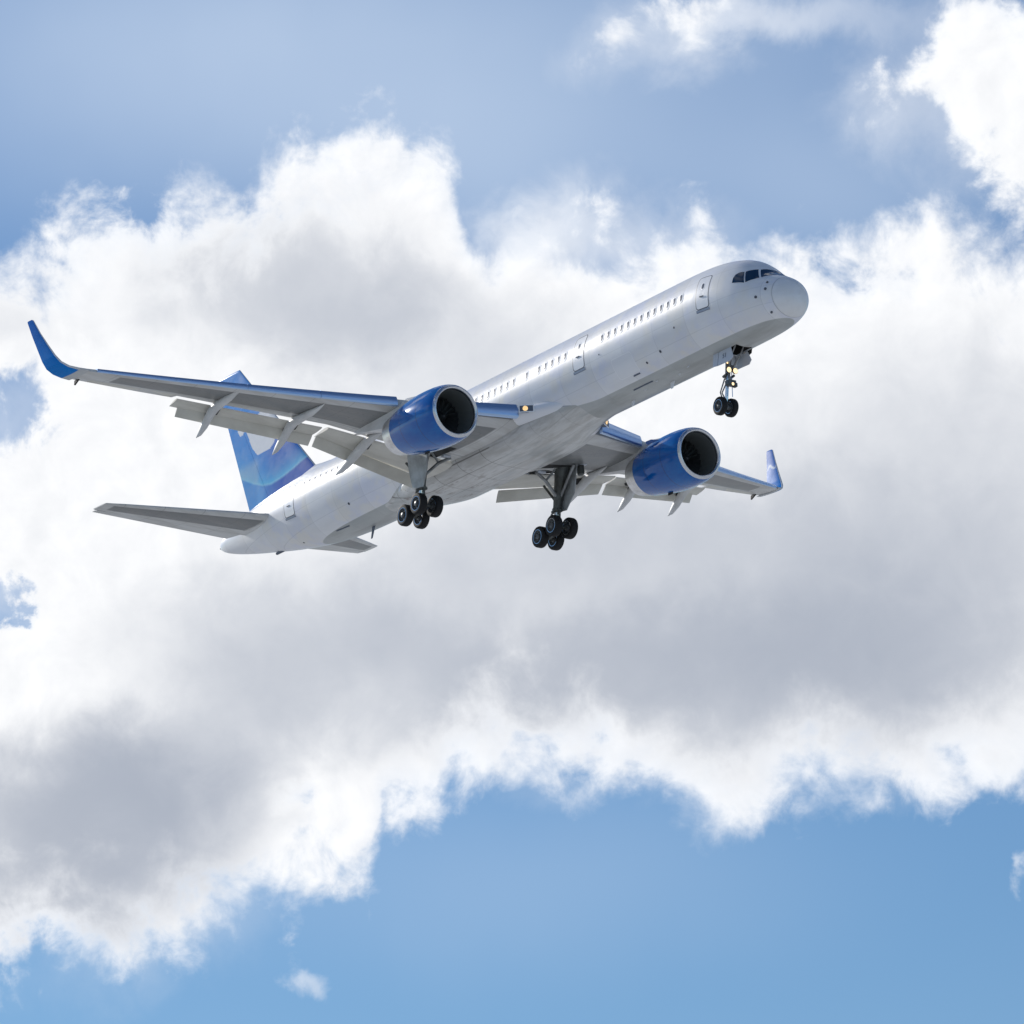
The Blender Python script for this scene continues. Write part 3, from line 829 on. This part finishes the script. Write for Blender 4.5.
    for t_ in tt:
        q = [np.interp(t_, range(len(ST)), A_[:, k]) for k in range(6)]
        ps = math.radians(q[4]); le = np.array([q[0], q[1], q[2]]); te = np.array([q[3], q[1], q[2] + .02])
        if t_ < 1: te[2] = q[2] + .018 * (1 - t_) + .02
        r, v = foil_ring(le, te, (0, -math.sin(ps), math.cos(ps)), q[5] * 1.0, 0, 1, 40)
        rings.append([P3(p[0], sd * p[1], p[2]) for p in r])
        cr = []
        for i, x in enumerate(v):
            h = q[2] - .1; c = BLUE
            k = smooth((h - 1.0) / 2.4)
            c = tuple(np.array((.004, .13, .50)) * k + np.array((.008, .20, .62)) * (1 - k))
            if x < .06: c = (.62, .64, .66)
            # bird-shaped flash about two thirds of the way up
            hx = (h - 2.62); u_ = x - .5
            bird = abs(hx - .14 * math.sin((u_ + .05) * 7.5) + .10 * u_) < .075 * (1.25 - 1.5 * abs(u_)) and .08 < x < .92 and i <= 40
            if bird: c = (.62, .68, .76)
            if h < wle(19)[2] + .10 and t_ < .9: c = (.55, .56, .56)
            cr.append(c)
        cols.append(cr)
    mb.loft(rings, 0, cap0=True, cap1=True, cols=cols); mb.build('winglet', ['tip'], w)
    # small black strobe / vent under the tip
    mb = MB(); c = wing_pt(18.7, .93, sd, True, .07); mb.prism([c + np.array([.22, -.04, .08]), c + np.array([-.22, -.04, .08]), c + np.array([-.25, -.04, -.12])], (0, .08, 0), 0); mb.build('tip_vent', ['dark'], w)
    return w
wingR = make_wing(-1)
wingL = make_wing(1.013)

# ------------------------------------------------------------------ engines
def make_engine(sd):
    o = P3(16.48, sd * 6.64, -2.26)
    ax = np.array([-1, 0, .035]); ax /= np.linalg.norm(ax)
    outer = [(.10, 1.205), (.25, 1.255), (.5, 1.30), (.9, 1.335), (1.4, 1.345), (1.9, 1.33), (2.4, 1.29), (2.9, 1.225), (3.4, 1.145), (3.8, 1.075)]
    mb = MB(); mb.revolve(outer, o, ax, 72, 0)
    mb.revolve([(3.8, 1.075), (3.77, 1.0)], o, ax, 72, 0)
    # inner duct
    mb.revolve([(.16, 1.0), (.5, .975), (1.0, .965), (1.45, .96), (1.46, .2)], o, ax, 72, 1)
    e = mb.build('engine', ['blue', 'liner'], root)
    mb = MB(); mb.revolve([(.10, 1.207), (.04, 1.175), (.0, 1.125), (-.01, 1.09), (.01, 1.05), (.07, 1.015), (.17, .998)], o, ax, 72, 0)
    mb.build('inlet_lip', ['lip'], e)
    # fan blades
    mb = MB(); a_ = np.cross(ax, [0, 0, 1.]); a_ /= np.linalg.norm(a_); b2 = np.cross(ax, a_)
    for k in range(22):
        t = 2 * math.pi * k / 22; R1 = []
        for r, tw, c in ((.26, .3, .16), (.5, .6, .2), (.75, .85, .23), (.945, 1.05, .25)):
            rd = math.cos(t) * a_ + math.sin(t) * b2; tg = -math.sin(t) * a_ + math.cos(t) * b2
            p = o + ax * 1.28 + rd * r; d = ax * math.cos(tw) + tg * math.sin(tw); nn = np.cross(d, rd)
            R1.append([p - d * c / 2, p + nn * .012, p + d * c / 2, p - nn * .012])
        mb.loft(R1, 0, cap0=True, cap1=True)
    mb.build('fan', ['fan'], e)
    mb = MB(); mb.revolve([(.90, .0), (.94, .07), (1.05, .15), (1.2, .22), (1.38, .27)], o, ax, 32, 0); mb.build('spinner', ['fan'], e)
    mb = MB(); mb.revolve([(3.75, 1.062), (4.0, 1.02), (4.35, .955), (4.62, .90), (4.60, .87), (4.3, .87), (3.9, .86)], o, ax, 72, 0)
    mb.revolve([(3.9, .86), (3.9, .3)], o, ax, 72, 1); mb.revolve([(3.9, .42), (4.4, .36), (4.9, .12), (5.0, .0)], o, ax, 32, 1)
    mb.build('exhaust_nozzle', ['nozzle', 'soot'], e)
    # pylon
    mb = MB(); rings = []
    for s_, zb, zt_, w_ in ((17.9, -1.1, -.93, .03), (18.5, -1.2, -.86, .12), (19.4, -1.3, -.74, .20), (20.2, -1.75, -.62, .25), (20.7, -1.85, -.80, .27), (21.4, -1.75, -.85, .28), (22.4, -1.52, -.88, .26), (23.4, -1.30, -.9, .22), (24.2, -1.12, -.88, .14), (24.8, -.98, -.88, .03)):
        rings.append([P3(s_, sd * 6.64 + w_ * cx, (zb + zt_) / 2 + (zt_ - zb) / 2 * cz) for cx, cz in ((1, -.8), (1, .8), (.6, 1), (-.6, 1), (-1, .8), (-1, -.8), (-.6, -1), (.6, -1))])
    mb.loft(rings, 0, cap0=True, cap1=True); mb.build('pylon', ['fairing'], e)
    # strake on the cowl
    mb = MB(); p = o + ax * 1.6
    for q in (1,):
        th = math.radians(40); rd = np.array([0, -sd * math.cos(th), math.sin(th)])
        mb.prism([p + rd * 1.37, p + rd * 1.55 + ax * .5, p + rd * 1.55 + ax * .9, p + rd * 1.36 + ax * 1.0], np.cross(rd, ax) * .02, 0)
    mb.build('strake', ['blue'], e)
    mb = MB(); mb.box(o + ax * 2.4 + np.array([0, 0, -1.32]), (.35, .05, .14), 0, bev=.01); mb.build('drain_mast', ['dark'], e)
    return e
make_engine(-1); make_engine(1)

# ------------------------------------------------------------------ tail
def cfin(s_, z_):
    """blue livery of the fin: sweeping light arc, white wing emblem"""
    arc = np.interp(s_, [37.5, 38.85, 39.81, 40.87, 41.93, 42.77, 43.61, 44.34, 44.66, 46.0], [3.3, 3.0, 2.74, 2.57, 2.51, 2.66, 2.99, 3.35, 3.5, 3.9])
    d = z_ - arc
    deep = np.array((.002, .10, .50)); midb = np.array((.008, .23, .66)); cyan = np.array((.06, .46, .76)); low = np.array((.03, .24, .58))
    aft = smooth((s_ - 41.0) / 2.5)
    if d >= 0:
        k = math.exp(-d / .55); c = (deep * (1 - aft) + midb * aft) * (1 - k) + cyan * k
        pk = smooth((s_ - 42.9) / .5) * smooth((4.35 - z_) / .6) * .5
        c = c * (1 - pk) + np.array((.34, .48, .58)) * pk
    else:
        c = deep * .9 * (1 - aft) + (low * 1.1) * aft
        if d < -.12 and s_ > 42.4:
            c = c + np.array((.03, .06, .06)) * max(0, math.sin((s_ - 42.4) * 3.0))
    ka = math.exp(-(d / .06) ** 2) * .7; c = c * (1 - ka) + np.array((.22, .54, .74)) * ka
    lo = np.interp(s_, [41.2, 41.6, 41.94, 42.47, 43.16, 43.62, 44.01, 44.2, 44.45, 44.75, 44.95], [5.1, 4.5, 4.30, 4.27, 4.32, 4.78, 5.55, 5.95, 5.72, 5.72, 6.0])
    hi = 6.35 + .15 * math.sin(s_ * 3)
    if 41.2 < s_ < 44.95 and lo < z_ < hi: c = np.array((.74, .76, .79))
    return tuple(c)
def fin_le(z): return 38.14 + (z - 2.38) * (44.66 - 38.14) / (9.13 - 2.38)
def fin_te(z): return 44.12 + (z - 1.65) * (45.82 - 44.12) / (6.27 - 1.65)
def fin_mesh(x0, x1, name, parent, grow=0.0, nx=110):
    mb = MB(); rings, cols = [], []
    for z in list(np.linspace(1.55, 9.05, 150)) + [9.10, 9.13]:
        t = .10 * (1 if z < 9.06 else (.7 if z < 9.12 else .3)); le, te = fin_le(z), fin_te(z)
        n = nx; xs = [x0 + (x1 - x0) * k / n for k in range(n + 1)]
        if x0 == 0: xs = [x1 * (k / n) ** 1.6 for k in range(n + 1)]
        def hw(x): return (te - le) * t * yt(x) * .5 * 2 * .5 + grow
        r = [P3(le + (te - le) * x, -hw(x), z) for x in xs] + [P3(le + (te - le) * x, hw(x), z) for x in xs[::-1]]
        rings.append(r)
        cols.append([((.55, .58, .62) if (x < .012) else cfin(-p[0], p[2])) for x, p in zip(xs + xs[::-1], r)])
    mb.loft(rings, 0, cap0=True, cap1=True, cols=cols)
    return mb.build(name, ['livery'], parent)
fin = fin_mesh(0, .70, 'vertical_fin', root)
fin_mesh(.703, 1.0, 'rudder', fin, nx=50)
# fillet in front of the fin
mb = MB(); rings = []
for s_, zt_, w_ in ((32.6, 1.98, .30), (34.0, 2.06, .30), (35.2, 2.13, .28), (36.4, 2.21, .24), (37.4, 2.30, .18), (38.1, 2.40, .15), (39.2, 2.18, .2), (41.0, 1.95, .24), (43.0, 1.75, .2), (44.1, 1.6, .05)):
    zb = prof(s_)[0] - .25
    rings.append([P3(s_, w_ * cx, zb + (zt_ - zb) * cz) for cx, cz in ((2.2, 0), (1.3, .7), (.5, .97), (0, 1), (-.5, .97), (-1.3, .7), (-2.2, 0))])
mb.loft(rings, 0, cap0=True, cap1=True); mb.build('fin_fillet', ['white'], fin)

def make_stab(sd):
    def le(y): return np.array([39.45 + (y - .3) * (44.62 - 39.45) / 7.32, y, .08 + .147 * y])
    def te(y): return np.array([44.25 + (y - .3) * (46.28 - 44.25) / 7.32, y, .12 + .147 * y])
    mb = MB(); rings, uvs = [], []
    for y in [.2, .6, 1.0, 1.4, 2, 3, 4, 5, 6, 7, 7.45, 7.68, 7.76]:
        t = .10 if y < 7.4 else (.07 if y < 7.7 else .03)
        r, v = foil_ring(le(y), te(y), (0, 0, 1), t, 0, .72, 16, 1, 1); rings.append([P3(p[0], sd * p[1], p[2]) for p in r]); uvs.append([(y / 50, q) for q in v])
    mb.loft(rings, 0, cap0=True, cap1=True, uvs=uvs); s_ = mb.build('horizontal_stabilizer', ['stab'], root)
    mb = MB(); rings, uvs = [], []
    for y in [1.15, 2, 4, 6, 7.4, 7.6]:
        r, v = foil_ring(le(y), te(y), (0, 0, 1), .098, .725, 1.0, 8, 1, 1); rings.append([P3(p[0], sd * p[1], p[2]) for p in r]); uvs.append([(y / 50, q) for q in v])
    mb.loft(rings, 0, cap0=True, cap1=True, uvs=uvs); mb.build('elevator', ['stab'], s_)
    mb = MB(); rings = []
    for y, gx in ((.6, 0), (1.36, 0)):
        r, v = foil_ring(le(y) - np.array([.05, 0, 0]), te(y), (0, 0, 1), .11, 0, .55, 16, 1, 1); rings.append([P3(p[0], sd * p[1], p[2]) for p in r])
    mb.loft(rings, 0, cap0=True, cap1=True); mb.build('root_seal', ['fairing'], s_)
make_stab(-1); make_stab(1)
mb = MB(); mb.tube([P3(46.6, 0, .58), P3(46.9, 0, .60)], [.07, .04], 12); mb.build('tail_light', ['mark'], fus)

# ------------------------------------------------------------------ landing gear
def wheel(parent, c, R_, w_, label=None):
    """tyre and rim, axis across the aircraft"""
    mb = MB(); o = np.array(c) - np.array([0, w_ / 2, 0]); h = w_ / 2; T = [(-.0, .62), (.02, .66), (.0, .74), (.03, .88), (.10, .96), (.22, .995), (.42, 1.0)]
    pr = [(w_ * a, R_ * b, 0) for a, b in T] + [(w_ * (.5), R_ * .998, 0)] + [(w_ * (1 - a), R_ * b, 0) for a, b in T[::-1]]
    mb.revolve(pr, o, (0, 1, 0), 40)
    for e, d in ((0, 1), (w_, -1)):
        rm = [(e - d * .004, R_ * .66, 3), (e - d * .004, R_ * .625, 1), (e + d * .02, R_ * .60, 1), (e + d * .07, R_ * .55, 1), (e + d * .09, R_ * .30, 1), (e + d * .02, R_ * .26, 1), (e, R_ * .20, 1), (e - d * .01, R_ * .02, 1)]
        mb.revolve(rm, o, (0, 1, 0), 40)
        for k in range(9):
            t = 2 * math.pi * k / 9; q = o + np.array([0, e + d * .06, 0]) + R_ * .44 * np.array([math.cos(t), 0, math.sin(t)])
            mb.tube([q, q - np.array([0, d * .015, 0])], R_ * .06, 8, 2)
    return mb.build('wheel', ['tyre', 'rim', 'dark', 'chrome'], parent, label)

def make_nose_gear():
    c = P3(5.64, 0, -4.28)
    mb = MB()
    top = P3(5.20, 0, -1.6); mid = P3(5.40, 0, -3.0)
    mb.tube([top, mid], [.125, .115], 16, 0)
    mb.tube([mid, P3(5.60, 0, -4.2)], .075, 16, 1)
    mb.tube([mid + np.array([0, 0, .02]), mid - np.array([0, 0, .08])], .145, 16, 0)
    mb.tube([P3(5.64, -.36, -4.28), P3(5.64, .36, -4.28)], .065, 14, 0)
    mb.tube([P3(5.61, 0, -4.12), P3(5.64, 0, -4.38)], .10, 14, 0)
    # torque links behind, steering actuators in front
    for y in (-.09, .09):
        mb.tube([P3(5.50, y, -3.05), P3(5.92, y * .5, -3.55), P3(5.66, y, -4.05)], [.035, .03, .035], 8, 0)
        mb.tube([P3(5.20, y * 2.2, -2.95), P3(5.45, y * 2.2, -3.0)], .06, 10, 2)
        mb.tube([P3(5.08, y * 1.6, -3.22), P3(5.12, y * 1.6, -3.5)], .055, 10, 2)
        mb.tube([P3(5.25, y * 1.3, -2.2), P3(5.30, y * 1.5, -3.9)], .018, 6, 1)
    mb.box(P3(5.22, 0, -3.32), (.30, .42, .26), 2, bev=.04)
    mb.box(P3(5.12, .16, -3.42), (.22, .16, .2), 2, bev=.03)
    # drag brace running forward and up into the bay
    for y in (-.22, .22):
        mb.tube([P3(5.30, y * .4, -2.75), P3(4.75, y, -2.2), P3(4.3, y, -1.7)], .035, 10, 0)
    mb.tube([P3(4.75, -.24, -2.2), P3(4.75, .24, -2.2)], .03, 8, 0)
    mb.tube([P3(5.18, -.2, -2.55), P3(5.18, .2, -2.55)], .05, 10, 0)
    mb.tube([P3(5.1, -.12, -2.2), P3(5.02, -.2, -2.55), P3(5.2, -.16, -2.9)], .02, 6, 2)
    g = mb.build('nose_gear', ['steel', 'chrome', 'darkmetal'], root)
    for y in (-.29, .29): wheel(g, P3(5.64, y, -4.28), .41, .27)
    for y in (-.17, .17):
        mb = MB(); o = P3(5.12, y, -2.78); d = np.array([1, 0, -.06]); d /= np.linalg.norm(d)
        mb.revolve([(-.1, .05, 1), (-.02, .12, 1), (.07, .135, 1), (.08, .12, 0), (.10, .08, 0), (.105, .0, 0)], o, d, 20)
        mb.build('landing_light', ['lampw', 'darkmetal'], g)
    mb = MB(); mb.revolve([(-.05, .07, 1), (.04, .07, 0), (.05, .0, 0)], P3(5.08, 0, -3.40), (1, 0, -.05), 16); mb.build('taxi_light', ['lampw', 'darkmetal'], g)
    mb = MB(); mb.revolve([(-.05, .06, 1), (.04, .06, 0), (.05, .0, 0)], P3(5.12, -.2, -2.45), (1, -.2, -.05), 16); mb.build('taxi_light', ['lampw', 'darkmetal'], g)
    # doors: two aft panels beside the leg, forward door hanging open on the port side
    for sd in (-1, 1):
        mb = MB()
        top_z, bot_z, sp = -1.93, -2.58, .10
        mb.prism([P3(4.50, sd * .41, top_z), P3(5.34, sd * .41, top_z), P3(5.34, sd * (.41 + sp), bot_z), P3(4.50, sd * (.41 + sp), bot_z - .02), P3(4.28, sd * (.41 + sp * .6), bot_z + .12)], (0, sd * .03, 0), 0)
        mb.prism([P3(5.38, sd * .41, top_z), P3(5.76, sd * .41, top_z), P3(5.72, sd * (.41 + sp * .9), bot_z + .06), P3(5.38, sd * (.41 + sp), bot_z)], (0, sd * .03, 0), 0)
        mb.build('gear_door', ['doorpanel'], g)
    mb = MB()
    mb.prism([P3(4.16, .44, -1.98), P3(5.75, .44, -1.98), P3(5.75, .49, -2.28), P3(4.75, .49, -2.28), P3(4.25, .47, -2.16)], (0, .03, 0), 0)
    mb.tube([P3(4.18, .42, -2.0), P3(4.9, .42, -2.06), P3(5.3, .36, -2.3)], .022, 6, 1)
    mb.build('gear_door', ['dark', 'chrome'], g)
    # number on the starboard door panel
    cu = bpy.data.curves.new('num', 'FONT'); cu.body = '51'; cu.size = .30; cu.extrude = .004; cu.align_x = 'CENTER'; cu.align_y = 'CENTER'
    to = bpy.data.objects.new('num', cu); COL.objects.link(to)
    bpy.context.view_layer.update()
    me = bpy.data.meshes.new_from_object(to.evaluated_get(bpy.context.evaluated_depsgraph_get()))
    bpy.data.objects.remove(to); bpy.data.curves.remove(cu)
    me.name = 'door_number'; me.materials.clear(); me.materials.append(M['mark'])
    for v in me.vertices:
        x, y, z = v.co; zz = -2.24 + y
        v.co = P3(4.90 - x, -(.41 + .10 * (-1.93 - zz) / .65) - .034 - z, zz)
    o = bpy.data.objects.new('door_number', me); COL.objects.link(o); o.parent = g
make_nose_gear()

def make_main_gear(sd):
    c = P3(23.96, sd * 3.71, -4.39)
    mb = MB()
    top = P3(23.35, sd * 3.85, -1.35); col = P3(23.75, sd * 3.72, -3.35)
    mb.tube([top, P3(23.5, sd * 3.8, -2.1), col], [.36, .28, .18], 20, 0)
    mb.tube([col, P3(23.93, sd * 3.71, -4.3)], .115, 18, 1)
    mb.tube([col + np.array([0, 0, .05]), col - np.array([0, 0, .10])], .22, 18, 0)
    mb.box(P3(23.75, sd * 3.72, -3.42), (.5, .34, .14), 0, bev=.04)
    # truck beam tilted nose-up, two axles
    ta = math.radians(12); dx = .57 * math.cos(ta); dz_ = .57 * math.sin(ta)
    f_, r_ = c + np.array([dx, 0, dz_]), c - np.array([dx, 0, dz_])
    mb.tube([f_, c, r_], [.10, .15, .10], 12, 0)
    for p in (f_, r_): mb.tube([p + np.array([0, -.60, 0]), p + np.array([0, .60, 0])], .075, 12, 0)
    mb.tube([f_ + np.array([-.1, sd * .2, .12]), r_ + np.array([.1, sd * .2, .12])], .03, 6, 0)
    # torque links (aft) and positioner
    for y in (-.1, .1): mb.tube([col + np.array([-.15, y, -.05]), P3(24.35, sd * 3.71 + y * .6, -3.75), c + np.array([-.15, y, .18])], .045, 8, 0)
    mb.tube([col + np.array([.12, 0, .1]), f_ + np.array([-.1, 0, .1])], .05, 8, 0)
    # side and drag braces
    mb.tube([P3(23.6, sd * 3.7, -2.85), P3(23.45, sd * 2.95, -2.15), P3(23.35, sd * 2.35, -1.85)], [.07, .08, .07], 10, 2)
    mb.tube([P3(23.45, sd * 2.95, -2.15), P3(23.4, sd * 3.55, -1.45)], .05, 8, 2)
    mb.tube([P3(23.65, sd * 3.75, -3.0), P3(22.5, sd * 3.9, -1.5)], .07, 10, 2)
    mb.tube([P3(23.62, sd * 3.72, -3.15), P3(24.8, sd * 3.8, -1.9)], .06, 10, 0)
    mb.tube([P3(23.3, sd * 3.60, -1.5), P3(23.55, sd * 3.56, -2.6), P3(23.75, sd * 3.58, -3.4)], .028, 6, 2)
    mb.tube([P3(23.2, sd * 3.72, -1.5), P3(23.50, sd * 3.66, -2.4), P3(23.70, sd * 3.66, -3.9)], .02, 6, 3)
    mb.box(P3(22.75, sd * 4.45, -1.62), (.34, .24, .50), 0, bev=.05)
    mb.box(P3(22.75, sd * 4.42, -1.34), (.4, .55, .10), 3, bev=.03)
    mb.box(P3(23.3, sd * 2.62, -1.82), (.22, .42, .12), 3, bev=.03)
    for dx_, dy_ in ((.14, .10), (-.12, .12), (.05, -.16)):
        mb.tube([P3(23.45 + dx_, sd * 3.82 + dy_, -1.7), P3(23.62 + dx_ * 1.3, sd * 3.80 + dy_ * 1.5, -2.5), P3(23.78 + dx_, sd * 3.76 + dy_, -3.2), P3(23.95 + dx_ * 1.6, sd * 3.72 + dy_ * 1.4, -3.9), c + np.array([-dx_ * 2, dy_ * 2, .12])], .018, 6, 2)
    g = mb.build('main_gear', ['darkmetal', 'chrome', 'steel', 'doorpanel'], root)
    for p in (f_, r_):
        for y in (-.43, .43): wheel(g, p + np.array([0, y, 0]), .50, .37)
    # leg door on the outboard side
    mb = MB(); y0 = sd * 4.02
    mb.prism([P3(22.6, y0 + sd * .12, -1.35), P3(24.15, y0 + sd * .12, -1.45), P3(24.2, y0 + sd * .03, -2.4), P3(24.1, y0 - sd * .10, -3.36), P3(23.3, y0 - sd * .10, -3.46), P3(22.75, y0 - sd * .0, -2.75)], (0, sd * .05, 0), 0)
    for z in (-2.0, -2.9): mb.tube([P3(23.6, y0, z), P3(23.55, sd * 3.8, z + .05)], .04, 8, 1)
    mb.build('gear_door', ['doorgrey', 'darkmetal'], g)
    # dark plate on the wing root, standing in for the shaded bay opening
    mb = MB()
    for (sa, sb, ya, yb) in ((22.55, 24.35, 2.55, 4.3),):
        q = [P3(s_, sd * y, wing_pt(y, (s_ - wle(y)[0]) / (wte_s(y) - wle(y)[0]), sd)[2] - .012) for s_, y in ((sa, ya), (sb, ya), (sb, yb), (sa + .3, yb))]
        mb.prism(q, (0, 0, .06), 0)
    mb.build('bay_shade_plate', ['dark'], g)
make_main_gear(-1); make_main_gear(1)

# ------------------------------------------------------------------ ground
mb = MB(); N_ = 24; L_ = 24000.0
mb.add([(L_ * (i / N_ - .5) * 2, L_ * (j / N_ - .5) * 2, 0.0) for i in range(N_ + 1) for j in range(N_ + 1)],
       [(i * (N_ + 1) + j, (i + 1) * (N_ + 1) + j, (i + 1) * (N_ + 1) + j + 1, i * (N_ + 1) + j + 1) for i in range(N_) for j in range(N_)], 0, False)
gr = mb.build('ground', ['ground'], None)
gr['kind'] = 'structure'; gr['label'] = 'unseen ground far below the aircraft, made pale to bounce light up'
